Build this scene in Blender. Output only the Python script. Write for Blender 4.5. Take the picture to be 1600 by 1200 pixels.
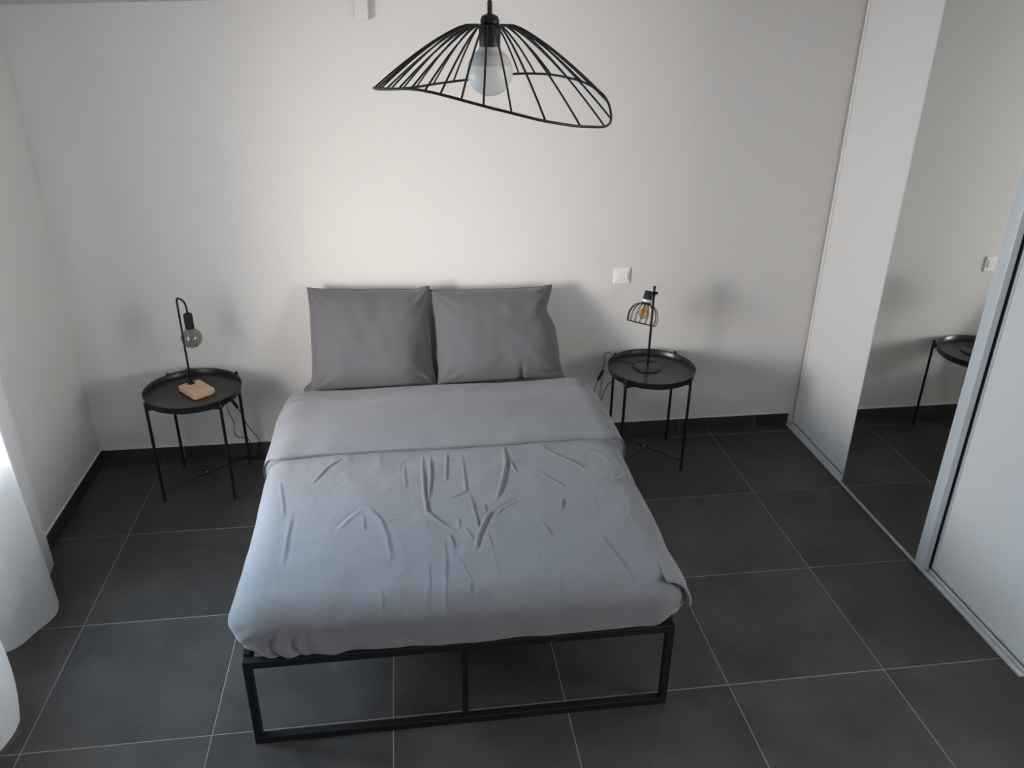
import bpy, bmesh, math, random
from mathutils import Vector, Matrix, noise

random.seed(7)
scene = bpy.context.scene
C = scene.collection
for o in list(bpy.data.objects):
    bpy.data.objects.remove(o)

# ------------------------------------------------------------------ camera
cam = bpy.data.cameras.new('camera')
cam.sensor_fit = 'HORIZONTAL'
cam.sensor_width = 36.0
cam.lens = 1264.4 / 1600 * 36.0
cam.clip_start = 0.02
cam_ob = bpy.data.objects.new('camera', cam)
C.objects.link(cam_ob)
cam_ob.location = (1.92448, -3.86987, 2.23724)
cam_ob.rotation_euler = (1.127881, -0.009894, -0.132497)
scene.camera = cam_ob

# ------------------------------------------------------------------ world, daylight, exposure
W = bpy.data.worlds.new('world')
scene.world = W
W.use_nodes = True
W.node_tree.nodes['Background'].inputs[0].default_value = (0.62, 0.78, 1.0, 1)
W.node_tree.nodes['Background'].inputs[1].default_value = 0.6


def area(name, loc, rot, sx, sy, power, col, spread=180):
    l = bpy.data.lights.new(name, 'AREA')
    l.shape = 'RECTANGLE'
    l.size = sx
    l.size_y = sy
    l.energy = power
    l.color = col
    l.spread = math.radians(spread)
    o = bpy.data.objects.new(name, l)
    C.objects.link(o)
    o.location = loc
    o.rotation_euler = [math.radians(a) for a in rot]
    return o


# the window is in the left wall (x about 0.2); daylight comes in towards +x
WY0, WY1, WZ0, WZ1 = -2.38, -1.14, 0.72, 1.90
WYC = (WY0 + WY1) / 2
# sky light falling inwards and down; warm light turned towards the back wall, slightly down
area('window_sky_light', (-0.33, WYC, 1.56), (0, -58, 0), 1.25, 1.3, 150, (0.60, 0.82, 1.0), 145)
area('window_warm_light', (-0.36, WYC - 0.10, 1.27), (0, -81, 35), 0.95, 1.2, 62, (1.0, 0.77, 0.62), 86)
# added fill at an invented right-wall window, brightening left wall and bed foot
area('added_side_fill', (4.95, -3.45, 1.55), (0, 90, 0), 1.2, 1.4, 84, (1.0, 0.94, 0.89))

vs = scene.view_settings
vs.view_transform = 'Standard'
vs.look = 'None'
vs.exposure = 0.0
vs.gamma = 1.0
vs.use_curve_mapping = False


# ------------------------------------------------------------------ materials
def new_mat(name):
    m = bpy.data.materials.new(name)
    m.use_nodes = True
    nt = m.node_tree
    return m, nt, nt.nodes['Principled BSDF']


def plain(name, col, rough=0.5, metal=0.0, spec=0.5, var=0.0, scale=20.0, bump=0.0, bscale=60.0, coat=0.0):
    m, nt, b = new_mat(name)
    b.inputs['Roughness'].default_value = rough
    b.inputs['Metallic'].default_value = metal
    b.inputs['Specular IOR Level'].default_value = spec
    b.inputs['Coat Weight'].default_value = coat
    tc = nt.nodes.new('ShaderNodeTexCoord')
    n = nt.nodes.new('ShaderNodeTexNoise')
    n.inputs['Scale'].default_value = scale
    n.inputs['Detail'].default_value = 4
    nt.links.new(tc.outputs['Object'], n.inputs['Vector'])
    r = nt.nodes.new('ShaderNodeMapRange')
    r.inputs['To Min'].default_value = 1 - var
    r.inputs['To Max'].default_value = 1 + var
    nt.links.new(n.outputs['Fac'], r.inputs['Value'])
    mx = nt.nodes.new('ShaderNodeVectorMath')
    mx.operation = 'SCALE'
    mx.inputs[0].default_value = col[:3]
    nt.links.new(r.outputs['Result'], mx.inputs['Scale'])
    nt.links.new(mx.outputs['Vector'], b.inputs['Base Color'])
    if bump > 0:
        n2 = nt.nodes.new('ShaderNodeTexNoise')
        n2.inputs['Scale'].default_value = bscale
        n2.inputs['Detail'].default_value = 3
        nt.links.new(tc.outputs['Object'], n2.inputs['Vector'])
        bp = nt.nodes.new('ShaderNodeBump')
        bp.inputs['Strength'].default_value = bump
        bp.inputs['Distance'].default_value = 0.002
        nt.links.new(n2.outputs['Fac'], bp.inputs['Height'])
        nt.links.new(bp.outputs['Normal'], b.inputs['Normal'])
    return m


M = {}
M['wall'] = plain('white_wall_paint', (0.71, 0.70, 0.685), 0.75, var=0.015, scale=3, bump=0.12, bscale=140)
M['ceiling'] = plain('white_ceiling_paint', (0.60, 0.585, 0.57), 0.8, var=0.015, scale=3, bump=0.08, bscale=120)
M['grout'] = plain('grey_beige_grout', (0.26, 0.24, 0.22), 0.9, var=0.25, scale=14)
M['caulk'] = plain('white_caulk', (0.72, 0.71, 0.69), 0.7, var=0.05)
M['black_metal'] = plain('black_powder_coat', (0.008, 0.0085, 0.010), 0.45, spec=0.35, var=0.1, scale=80, bump=0.05, bscale=500)
M['tray_black'] = plain('black_tray_lacquer', (0.012, 0.013, 0.016), 0.30, var=0.08, scale=40)
M['bed_black'] = plain('black_bed_steel', (0.007, 0.0073, 0.009), 0.6, spec=0.25, var=0.1, scale=60)
M['rubber'] = plain('black_cable_rubber', (0.009, 0.009, 0.010), 0.55)
M['alu'] = plain('brushed_aluminium', (0.60, 0.64, 0.67), 0.40, metal=0.15, var=0.03, scale=8)
M['dark_gap'] = plain('gap_shade_and_backing', (0.05, 0.055, 0.06), 0.8)  # dark colour standing in for shade in the door gaps; also the mirror backing
M['white_panel'] = plain('white_melamine', (0.70, 0.70, 0.695), 0.38, var=0.008, scale=2)
M['white_plastic'] = plain('white_switch_plastic', (0.88, 0.88, 0.87), 0.35)
M['wood'] = None
M['silver'] = plain('silver_label', (0.75, 0.75, 0.74), 0.3, metal=0.4)
M['screw'] = plain('steel_screw', (0.6, 0.6, 0.6), 0.3, metal=0.9)
M['sheet'] = plain('grey_sheet_cotton', (0.165, 0.167, 0.178), 0.92, spec=0.15, var=0.03, scale=9, bump=0.25, bscale=700)
M['window_frame'] = plain('white_window_frame', (0.8, 0.8, 0.79), 0.4)
M['slat'] = plain('pale_bed_slat', (0.35, 0.28, 0.2), 0.6, var=0.1)


def fabric_mat(name, col, wr=0.5):
    m, nt, b = new_mat(name)
    b.inputs['Roughness'].default_value = 0.9
    b.inputs['Specular IOR Level'].default_value = 0.15
    b.inputs['Sheen Weight'].default_value = 0.25
    b.inputs['Sheen Roughness'].default_value = 0.5
    tc = nt.nodes.new('ShaderNodeTexCoord')
    n = nt.nodes.new('ShaderNodeTexNoise')
    n.inputs['Scale'].default_value = 5
    n.inputs['Detail'].default_value = 6
    nt.links.new(tc.outputs['Object'], n.inputs['Vector'])
    r = nt.nodes.new('ShaderNodeMapRange')
    r.inputs['To Min'].default_value = 0.96
    r.inputs['To Max'].default_value = 1.04
    nt.links.new(n.outputs['Fac'], r.inputs['Value'])
    mx = nt.nodes.new('ShaderNodeVectorMath')
    mx.operation = 'SCALE'
    mx.inputs[0].default_value = col
    nt.links.new(r.outputs['Result'], mx.inputs['Scale'])
    nt.links.new(mx.outputs['Vector'], b.inputs['Base Color'])
    n1 = nt.nodes.new('ShaderNodeTexNoise')      # soft crumple
    n1.inputs['Scale'].default_value = 26
    n1.inputs['Detail'].default_value = 5
    n1.inputs['Distortion'].default_value = 1.2
    nt.links.new(tc.outputs['Object'], n1.inputs['Vector'])
    n2 = nt.nodes.new('ShaderNodeTexNoise')      # weave
    n2.inputs['Scale'].default_value = 900
    nt.links.new(tc.outputs['Object'], n2.inputs['Vector'])
    b1 = nt.nodes.new('ShaderNodeBump')
    b1.inputs['Strength'].default_value = wr
    b1.inputs['Distance'].default_value = 0.004
    nt.links.new(n1.outputs['Fac'], b1.inputs['Height'])
    b2 = nt.nodes.new('ShaderNodeBump')
    b2.inputs['Strength'].default_value = 0.15
    b2.inputs['Distance'].default_value = 0.0008
    nt.links.new(n2.outputs['Fac'], b2.inputs['Height'])
    nt.links.new(b1.outputs['Normal'], b2.inputs['Normal'])
    nt.links.new(b2.outputs['Normal'], b.inputs['Normal'])
    return m


M['duvet'] = fabric_mat('grey_washed_cotton', (0.164, 0.173, 0.195), 0.35)
M['pillow'] = fabric_mat('grey_pillow_cotton', (0.122, 0.123, 0.135), 0.35)


def tile_mat():
    m, nt, b = new_mat('anthracite_floor_tile')
    b.inputs['Specular IOR Level'].default_value = 0.36
    tc = nt.nodes.new('ShaderNodeTexCoord')
    oi = nt.nodes.new('ShaderNodeObjectInfo')
    off = nt.nodes.new('ShaderNodeVectorMath')
    off.operation = 'SCALE'
    off.inputs[0].default_value = (37, 53, 71)
    nt.links.new(oi.outputs['Random'], off.inputs['Scale'])
    add = nt.nodes.new('ShaderNodeVectorMath')
    nt.links.new(tc.outputs['Object'], add.inputs[0])
    nt.links.new(off.outputs['Vector'], add.inputs[1])
    n = nt.nodes.new('ShaderNodeTexNoise')
    n.inputs['Scale'].default_value = 3.2
    n.inputs['Detail'].default_value = 7
    n.inputs['Roughness'].default_value = 0.6
    nt.links.new(add.outputs['Vector'], n.inputs['Vector'])
    cr = nt.nodes.new('ShaderNodeValToRGB')
    cr.color_ramp.elements[0].position = 0.3
    cr.color_ramp.elements[0].color = (0.028, 0.027, 0.027, 1)
    cr.color_ramp.elements[1].position = 0.72
    cr.color_ramp.elements[1].color = (0.066, 0.063, 0.062, 1)
    nt.links.new(n.outputs['Fac'], cr.inputs['Fac'])
    # pale dusty scuffs
    n2 = nt.nodes.new('ShaderNodeTexNoise')
    n2.inputs['Scale'].default_value = 7
    n2.inputs['Detail'].default_value = 9
    n2.inputs['Distortion'].default_value = 0.8
    nt.links.new(add.outputs['Vector'], n2.inputs['Vector'])
    r2 = nt.nodes.new('ShaderNodeMapRange')
    r2.inputs['From Min'].default_value = 0.62
    r2.inputs['From Max'].default_value = 0.82
    r2.inputs['To Max'].default_value = 0.45
    nt.links.new(n2.outputs['Fac'], r2.inputs['Value'])
    mx = nt.nodes.new('ShaderNodeMix')
    mx.data_type = 'RGBA'
    nt.links.new(r2.outputs['Result'], mx.inputs['Factor'])
    nt.links.new(cr.outputs['Color'], mx.inputs['A'])
    mx.inputs['B'].default_value = (0.10, 0.10, 0.10, 1)
    # slight tone change from tile to tile
    rr = nt.nodes.new('ShaderNodeMapRange')
    rr.inputs['To Min'].default_value = 0.9
    rr.inputs['To Max'].default_value = 1.1
    nt.links.new(oi.outputs['Random'], rr.inputs['Value'])
    sc = nt.nodes.new('ShaderNodeVectorMath')
    sc.operation = 'SCALE'
    nt.links.new(mx.outputs['Result'], sc.inputs[0])
    nt.links.new(rr.outputs['Result'], sc.inputs['Scale'])
    nt.links.new(sc.outputs['Vector'], b.inputs['Base Color'])
    r3 = nt.nodes.new('ShaderNodeMapRange')
    r3.inputs['To Min'].default_value = 0.42
    r3.inputs['To Max'].default_value = 0.6
    nt.links.new(n.outputs['Fac'], r3.inputs['Value'])
    nt.links.new(r3.outputs['Result'], b.inputs['Roughness'])
    n4 = nt.nodes.new('ShaderNodeTexNoise')
    n4.inputs['Scale'].default_value = 220
    n4.inputs['Detail'].default_value = 3
    nt.links.new(add.outputs['Vector'], n4.inputs['Vector'])
    bp = nt.nodes.new('ShaderNodeBump')
    bp.inputs['Strength'].default_value = 0.12
    bp.inputs['Distance'].default_value = 0.001
    nt.links.new(n4.outputs['Fac'], bp.inputs['Height'])
    nt.links.new(bp.outputs['Normal'], b.inputs['Normal'])
    return m


M['tile'] = tile_mat()


def wood_mat():
    m, nt, b = new_mat('pale_beech_wood')
    b.inputs['Roughness'].default_value = 0.55
    tc = nt.nodes.new('ShaderNodeTexCoord')
    mp = nt.nodes.new('ShaderNodeMapping')
    mp.inputs['Scale'].default_value = (6, 60, 60)
    nt.links.new(tc.outputs['Object'], mp.inputs['Vector'])
    n = nt.nodes.new('ShaderNodeTexNoise')
    n.inputs['Scale'].default_value = 2
    n.inputs['Detail'].default_value = 5
    nt.links.new(mp.outputs['Vector'], n.inputs['Vector'])
    cr = nt.nodes.new('ShaderNodeValToRGB')
    cr.color_ramp.elements[0].position = 0.35
    cr.color_ramp.elements[0].color = (0.56, 0.37, 0.22, 1)
    cr.color_ramp.elements[1].position = 0.7
    cr.color_ramp.elements[1].color = (0.72, 0.50, 0.32, 1)
    nt.links.new(n.outputs['Fac'], cr.inputs['Fac'])
    nt.links.new(cr.outputs['Color'], b.inputs['Base Color'])
    return m


M['wood'] = wood_mat()


def mirror_mat():
    m, nt, b = new_mat('mirror_glass')
    b.inputs['Base Color'].default_value = (0.80, 0.815, 0.79, 1)
    b.inputs['Metallic'].default_value = 1
    b.inputs['Roughness'].default_value = 0.0
    return m


M['mirror'] = mirror_mat()


def clear_glass(name, tint, gloss=0.12, rough=0.0):
    """thin glass: a tinted see-through surface with a mirror-like coat"""
    m = bpy.data.materials.new(name)
    m.use_nodes = True
    nt = m.node_tree
    nt.nodes.clear()
    out = nt.nodes.new('ShaderNodeOutputMaterial')
    t = nt.nodes.new('ShaderNodeBsdfTransparent')
    t.inputs['Color'].default_value = tint
    g = nt.nodes.new('ShaderNodeBsdfGlossy')
    g.inputs['Roughness'].default_value = rough
    fr = nt.nodes.new('ShaderNodeLayerWeight')
    fr.inputs['Blend'].default_value = 0.5
    pw = nt.nodes.new('ShaderNodeMath')
    pw.operation = 'POWER'
    pw.inputs[1].default_value = 4.0
    nt.links.new(fr.outputs['Facing'], pw.inputs[0])
    ad = nt.nodes.new('ShaderNodeMath')
    ad.operation = 'MULTIPLY_ADD'
    ad.use_clamp = True
    ad.inputs[1].default_value = 0.6
    ad.inputs[2].default_value = gloss
    nt.links.new(pw.outputs['Value'], ad.inputs[0])
    mx = nt.nodes.new('ShaderNodeMixShader')
    nt.links.new(ad.outputs['Value'], mx.inputs['Fac'])
    nt.links.new(t.outputs['BSDF'], mx.inputs[1])
    nt.links.new(g.outputs['BSDF'], mx.inputs[2])
    nt.links.new(mx.outputs['Shader'], out.inputs['Surface'])
    return m


M['pane'] = clear_glass('window_glass', (0.96, 0.97, 0.97, 1), 0.04)
M['smoke_bulb'] = clear_glass('smoked_bulb_glass', (0.60, 0.575, 0.55, 1), 0.06, 0.0)
M['amber_bulb'] = clear_glass('amber_bulb_glass', (0.90, 0.76, 0.60, 1), 0.05, 0.02)
M['opal'] = plain('opal_bulb_glass', (0.90, 0.90, 0.88), 0.25, spec=0.5, coat=0.3)
nt_ = M['opal'].node_tree
tl_ = nt_.nodes.new('ShaderNodeBsdfTranslucent')
tl_.inputs['Color'].default_value = (0.95, 0.94, 0.92, 1)
mx_ = nt_.nodes.new('ShaderNodeMixShader')
mx_.inputs['Fac'].default_value = 0.55
nt_.links.new(nt_.nodes['Principled BSDF'].outputs['BSDF'], mx_.inputs[1])
nt_.links.new(tl_.outputs['BSDF'], mx_.inputs[2])
nt_.links.new(mx_.outputs['Shader'], nt_.nodes['Material Output'].inputs['Surface'])
M['opal_base'] = plain('white_bulb_base', (0.60, 0.585, 0.57), 0.45)
M['dark_filament'] = plain('grey_filament', (0.25, 0.2, 0.17), 0.4, metal=0.3)
M['filament'] = plain('copper_filament', (0.75, 0.32, 0.14), 0.4, metal=0.3)


def sheer_mat():
    m = bpy.data.materials.new('white_sheer_voile')
    m.use_nodes = True
    nt = m.node_tree
    nt.nodes.clear()
    out = nt.nodes.new('ShaderNodeOutputMaterial')
    d = nt.nodes.new('ShaderNodeBsdfDiffuse')
    d.inputs['Color'].default_value = (0.80, 0.82, 0.84, 1)
    tl = nt.nodes.new('ShaderNodeBsdfTranslucent')
    tl.inputs['Color'].default_value = (0.80, 0.83, 0.86, 1)
    tr = nt.nodes.new('ShaderNodeBsdfTransparent')
    tc = nt.nodes.new('ShaderNodeTexCoord')
    n = nt.nodes.new('ShaderNodeTexNoise')
    n.inputs['Scale'].default_value = 120
    nt.links.new(tc.outputs['Object'], n.inputs['Vector'])
    r = nt.nodes.new('ShaderNodeMapRange')
    r.inputs['To Min'].default_value = 0.05
    r.inputs['To Max'].default_value = 0.12
    nt.links.new(n.outputs['Fac'], r.inputs['Value'])
    a = nt.nodes.new('ShaderNodeMixShader')
    a.inputs['Fac'].default_value = 0.36
    nt.links.new(d.outputs['BSDF'], a.inputs[1])
    nt.links.new(tl.outputs['BSDF'], a.inputs[2])
    b = nt.nodes.new('ShaderNodeMixShader')
    nt.links.new(r.outputs['Result'], b.inputs['Fac'])
    nt.links.new(a.outputs['Shader'], b.inputs[1])
    nt.links.new(tr.outputs['BSDF'], b.inputs[2])
    nt.links.new(b.outputs['Shader'], out.inputs['Surface'])
    return m


M['sheer'] = sheer_mat()


# ------------------------------------------------------------------ helpers
def obj(name, bm, mat, parent=None, smooth=False, loc=None):
    me = bpy.data.meshes.new(name)
    bm.normal_update()
    bm.to_mesh(me)
    bm.free()
    return obj_me(name, me, mat, parent, smooth, loc)


def obj_me(name, me, mat, parent=None, smooth=False, loc=None):
    if not me.materials:
        me.materials.append(mat)
    if smooth:
        for p in me.polygons:
            p.use_smooth = True
    o = bpy.data.objects.new(name, me)
    C.objects.link(o)
    if loc:
        o.location = loc
    if parent:
        o.parent = parent
    return o


def tag(o, label=None, cat=None, group=None, kind=None):
    if label:
        o['label'] = label
    if cat:
        o['category'] = cat
    if group:
        o['group'] = group
    if kind:
        o['kind'] = kind
    return o


def thing(name, loc, label, cat, group=None, rz=0):
    o = bpy.data.objects.new(name, None)
    o.empty_display_size = 0.1
    C.objects.link(o)
    o.location = loc
    o.rotation_euler = (0, 0, rz)
    return tag(o, label, cat, group)


def add_box(bm, a, b, bev=0.0, seg=2):
    a = Vector(a)
    b = Vector(b)
    r = bmesh.ops.create_cube(bm, size=1)
    v = r['verts']
    c = (a + b) / 2
    s = b - a
    for q in v:
        q.co = Vector((q.co.x * s.x, q.co.y * s.y, q.co.z * s.z)) + c
    if bev > 0:
        es = {e for q in v for e in q.link_edges}
        bmesh.ops.bevel(bm, geom=list(es), offset=bev, segments=seg, affect='EDGES', profile=0.5)
    return bm


def box(a, b, bev=0.0, seg=2):
    return add_box(bmesh.new(), a, b, bev, seg)


def add_tube(bm, pts, r, n=10, closed=False, cap=True):
    pts = [Vector(p) for p in pts]
    rr = r if isinstance(r, (list, tuple)) else [r] * len(pts)
    rings = []
    N = len(pts)
    prev = None
    for i, p in enumerate(pts):
        if closed:
            t = (pts[(i + 1) % N] - pts[i - 1]).normalized()
        elif i == 0:
            t = (pts[1] - pts[0]).normalized()
        elif i == N - 1:
            t = (pts[-1] - pts[-2]).normalized()
        else:
            t = (pts[i + 1] - pts[i - 1]).normalized()
        if prev is None:
            u = t.orthogonal().normalized()
        else:
            u = (prev - t * prev.dot(t)).normalized()
        prev = u
        w = t.cross(u)
        rings.append([bm.verts.new(p + (u * math.cos(k * 2 * math.pi / n) + w * math.sin(k * 2 * math.pi / n)) * rr[i]) for k in range(n)])
    rng = range(N) if closed else range(N - 1)
    for i in rng:
        A = rings[i]
        B = rings[(i + 1) % N]
        sh = 0
        if closed and i == N - 1:
            sh = min(range(n), key=lambda s: (A[0].co - B[s].co).length)
        for k in range(n):
            bm.faces.new((A[k], A[(k + 1) % n], B[(k + 1 + sh) % n], B[(k + sh) % n]))
    if cap and not closed:
        bm.faces.new(rings[0][::-1])
        bm.faces.new(rings[-1])
    return bm


def tube(pts, r, n=10, closed=False):
    return add_tube(bmesh.new(), pts, r, n, closed)


def spline(pts, k=8):
    """Catmull-Rom through the points"""
    P = [Vector(p) for p in pts]
    P = [2 * P[0] - P[1]] + P + [2 * P[-1] - P[-2]]
    out = []
    for i in range(1, len(P) - 2):
        for j in range(k):
            t = j / k
            a, b, c, d = P[i - 1], P[i], P[i + 1], P[i + 2]
            out.append(0.5 * ((2 * b) + (c - a) * t + (2 * a - 5 * b + 4 * c - d) * t * t + (3 * b - a - 3 * c + d) * t ** 3))
    out.append(P[-2].copy())
    return out


def lathe(prof, n=32, axis_pts=None):
    """profile of (r, z) turned about z; r = 0 ends close"""
    bm = bmesh.new()
    rings = []
    for r, z in prof:
        if r < 1e-6:
            rings.append([bm.verts.new((0, 0, z))])
        else:
            rings.append([bm.verts.new((r * math.cos(k * 2 * math.pi / n), r * math.sin(k * 2 * math.pi / n), z)) for k in range(n)])
    for A, B in zip(rings, rings[1:]):
        for k in range(n):
            a0, a1 = A[k % len(A)], A[(k + 1) % len(A)]
            b0, b1 = B[k % len(B)], B[(k + 1) % len(B)]
            f = [a0]
            if a1 is not a0:
                f.append(a1)
            if b1 is not b0:
                f.append(b1)
            f.append(b0)
            if len(f) > 2:
                bm.faces.new(f)
    bmesh.ops.recalc_face_normals(bm, faces=bm.faces)
    return bm


def xform(bm, m):
    bmesh.ops.transform(bm, matrix=m, verts=bm.verts)
    return bm


def autosmooth(o, ang=40):
    for p in o.data.polygons:
        p.use_smooth = True
    try:
        o.data.set_sharp_from_angle(angle=math.radians(ang))
    except Exception:
        pass
    return o


# ------------------------------------------------------------------ room shell
XL, XR, YB, YF = 0.285, 4.78, 0.08, -5.40


def ceil_z(x, y):
    return 2.1985 + 0.0294 * (x - 0.31) + 0.20 * (YB - y)


def prism(poly_fn, pts, t):
    bm = bmesh.new()
    lo = [bm.verts.new(p) for p in pts]
    hi = [bm.verts.new((p[0], p[1], p[2] + t)) for p in pts]
    n = len(pts)
    bm.faces.new(lo[::-1])
    bm.faces.new(hi)
    for i in range(n):
        bm.faces.new((lo[i], lo[(i + 1) % n], hi[(i + 1) % n], hi[i]))
    bmesh.ops.recalc_face_normals(bm, faces=bm.faces)
    return bm


wb = tag(obj('wall_back', box((XL - 0.3, YB, -0.1), (XR + 0.2, YB + 0.2, 3.0)), M['wall']), 'white painted back wall behind the bed', None, None, 'structure')
bm = bmesh.new()
for a, b in [((XL - 0.25, WY1, -0.1), (XL, YB, 3.6)), ((XL - 0.25, YF, -0.1), (XL, WY0, 3.6)),
             ((XL - 0.25, WY0, -0.1), (XL, WY1, WZ0)), ((XL - 0.25, WY0, WZ1), (XL, WY1, 3.6))]:
    add_box(bm, a, b)
wl = tag(obj('wall_left', bm, M['wall']), 'white painted left wall with the window behind the curtain', None, None, 'structure')
F0, F1, FZ0, FZ1 = -4.20, -2.70, 0.90, 2.20  # opening of the added, unseen window for the side fill
bm = bmesh.new()
for a, b in [((XR, YF, -0.1), (XR + 0.2, F0, 3.6)), ((XR, F1, -0.1), (XR + 0.2, YB, 3.6)),
             ((XR, F0, -0.1), (XR + 0.2, F1, FZ0)), ((XR, F0, FZ1), (XR + 0.2, F1, 3.6))]:
    add_box(bm, a, b)
tag(obj('wall_right', bm, M['wall']), 'white painted right wall behind the wardrobe', None, None, 'structure')
tag(obj('wall_front', box((XL - 0.3, YF - 0.2, -0.1), (XR + 0.2, YF, 3.6)), M['wall']), 'white painted wall opposite the bed', None, None, 'structure')
w2 = tag(obj('added_window_2', box((XR - 0.03, F0, FZ0 - 0.03), (XR + 0.13, F1, FZ0), 0.004, 1), M['window_frame']), 'added unseen window in the right wall, to brighten the left wall and bed foot', None, None, 'structure')
FM = (F0 + F1) / 2
for a, b in [((XR + 0.07, F0, FZ0), (XR + 0.12, F0 + 0.05, FZ1)), ((XR + 0.07, F1 - 0.05, FZ0), (XR + 0.12, F1, FZ1)),
             ((XR + 0.07, F0 + 0.05, FZ0), (XR + 0.12, F1 - 0.05, FZ0 + 0.05)), ((XR + 0.07, F0 + 0.05, FZ1 - 0.05), (XR + 0.12, F1 - 0.05, FZ1)),
             ((XR + 0.07, FM - 0.035, FZ0 + 0.05), (XR + 0.12, FM + 0.035, FZ1 - 0.05))]:
    obj('window_frame', box(a, b, 0.004, 1), M['window_frame'], w2)
for a, b in ((F0 + 0.05, FM - 0.035), (FM + 0.035, F1 - 0.05)):
    obj('window_pane', box((XR + 0.094, a, FZ0 + 0.05), (XR + 0.098, b, FZ1 - 0.05)), M['pane'], w2)
cp = [(x, y, ceil_z(x, y)) for x, y in ((XL - 0.25, YB + 0.0), (XR + 0.2, YB + 0.0), (XR + 0.2, YF), (XL - 0.25, YF))]
tag(obj('ceiling', prism(None, cp, 0.15), M['ceiling']), 'white sloping ceiling above the back wall', None, None, 'structure')

# small block at the top of the back wall
blk = obj('wall_block', box((1.763, YB - 0.035, 2.152), (1.817, YB, 2.2385), 0.005, 2), M['wall'])
tag(blk, 'small white block at the top of the back wall under the ceiling', 'block')

# floor: grout bed with separate tiles
fl = tag(obj('floor', box((XL - 0.05, YF, -0.08), (XR, YB, -0.0012)), M['grout']), 'dark grey square tiled floor with pale joints', None, None, 'structure')
P_ = 0.603
G_ = 0.0032
tile_cache = {}


def tile(x0, x1, y0, y1):
    w, d = round(x1 - x0, 4), round(y1 - y0, 4)
    if (w, d) not in tile_cache:
        bmt = bmesh.new()
        t = 0.0012
        lo = [bmt.verts.new(p) for p in ((-w / 2, -d / 2, -0.01), (w / 2, -d / 2, -0.01), (w / 2, d / 2, -0.01), (-w / 2, d / 2, -0.01))]
        mi = [bmt.verts.new(p) for p in ((-w / 2, -d / 2, -t), (w / 2, -d / 2, -t), (w / 2, d / 2, -t), (-w / 2, d / 2, -t))]
        hi = [bmt.verts.new(p) for p in ((-w / 2 + t, -d / 2 + t, 0), (w / 2 - t, -d / 2 + t, 0), (w / 2 - t, d / 2 - t, 0), (-w / 2 + t, d / 2 - t, 0))]
        for i in range(4):
            j = (i + 1) % 4
            bmt.faces.new((lo[i], lo[j], mi[j], mi[i]))
            bmt.faces.new((mi[i], mi[j], hi[j], hi[i]))
        bmt.faces.new(hi)
        me = bpy.data.meshes.new('tile')
        bmt.to_mesh(me)
        bmt.free()
        me.materials.append(M['tile'])
        tile_cache[(w, d)] = me
    return obj_me('tile', tile_cache[(w, d)], M['tile'], fl, loc=((x0 + x1) / 2, (y0 + y1) / 2, 0))


for i in range(0, 8):
    for j in range(0, 10):
        x0 = max(i * P_ + G_ / 2, XL)
        x1 = min((i + 1) * P_ - G_ / 2, XR)
        y1 = min(-(j - 1) * P_ - G_ / 2, YB)
        y0 = max(-j * P_ + G_ / 2, YF)
        if x1 - x0 > 0.01 and y1 - y0 > 0.01:
            tile(x0, x1, y0, y1)

# tiled skirting
BH = 0.076
bb = tag(obj('baseboard_back', box((XL, YB - 0.008, 0.0), (4.10, YB, BH + 0.0035)), M['caulk']), 'dark tiled skirting along the back wall', None, None, 'structure')
xs = [XL] + [3.899 - 0.456 * k for k in range(7, 0, -1)] + [3.899, 4.10]
for a, b in zip(xs, xs[1:]):
    obj('skirting_tile', box((a + 0.001, YB - 0.012, 0.002), (b - 0.001, YB - 0.0075, BH), 0.0012, 1), M['tile'], bb)
bl = tag(obj('baseboard_left', box((XL, YF, 0.0), (XL + 0.008, YB - 0.012, BH + 0.0035)), M['caulk']), 'dark tiled skirting along the left wall', None, None, 'structure')
ys = [YB - 0.012, -0.311] + [-0.311 - 0.456 * k for k in range(1, 11)]
for a, b in zip(ys, ys[1:]):
    obj('skirting_tile', box((XL + 0.0075, b + 0.001, 0.002), (XL + 0.012, a - 0.001, BH), 0.0012, 1), M['tile'], bl)

# window in the left wall (behind the curtain, outside the frame)
win = tag(obj('window_1', box((XL - 0.20, WY0, WZ0 - 0.03), (XL + 0.03, WY1, WZ0), 0.004, 1), M['window_frame']), 'white window in the left wall behind the sheer curtain', None, None, 'structure')
fx0, fx1 = XL - 0.17, XL - 0.11
for nm, a, b in [('window_frame', (fx0, WY0, WZ0), (fx1, WY0 + 0.05, WZ1)), ('window_frame', (fx0, WY1 - 0.05, WZ0), (fx1, WY1, WZ1)),
                 ('window_frame', (fx0, WY0 + 0.05, WZ0), (fx1, WY1 - 0.05, WZ0 + 0.05)), ('window_frame', (fx0, WY0 + 0.05, WZ1 - 0.05), (fx1, WY1 - 0.05, WZ1)),
                 ('mullion', (fx0, WYC - 0.035, WZ0 + 0.05), (fx1, WYC + 0.035, WZ1 - 0.05))]:
    obj(nm, box(a, b, 0.004, 1), M['window_frame'], win)
for a, b in ((WY0 + 0.05, WYC - 0.035), (WYC + 0.035, WY1 - 0.05)):
    obj('window_pane', box((fx0 + 0.028, a, WZ0 + 0.05), (fx0 + 0.032, b, WZ1 - 0.05)), M['pane'], win)

# ------------------------------------------------------------------ wardrobe
WX = 4.094          # outer edge of the floor track
MX = 4.094          # mirror plane
PX = 4.140          # plane of the two white doors
WE = -1.905         # end of the track
ZT = 2.292          # head of the doors
wt = thing('wardrobe_track', (WX, -0.9, 0), 'silver double floor track under the sliding wardrobe doors', 'track')


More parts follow.
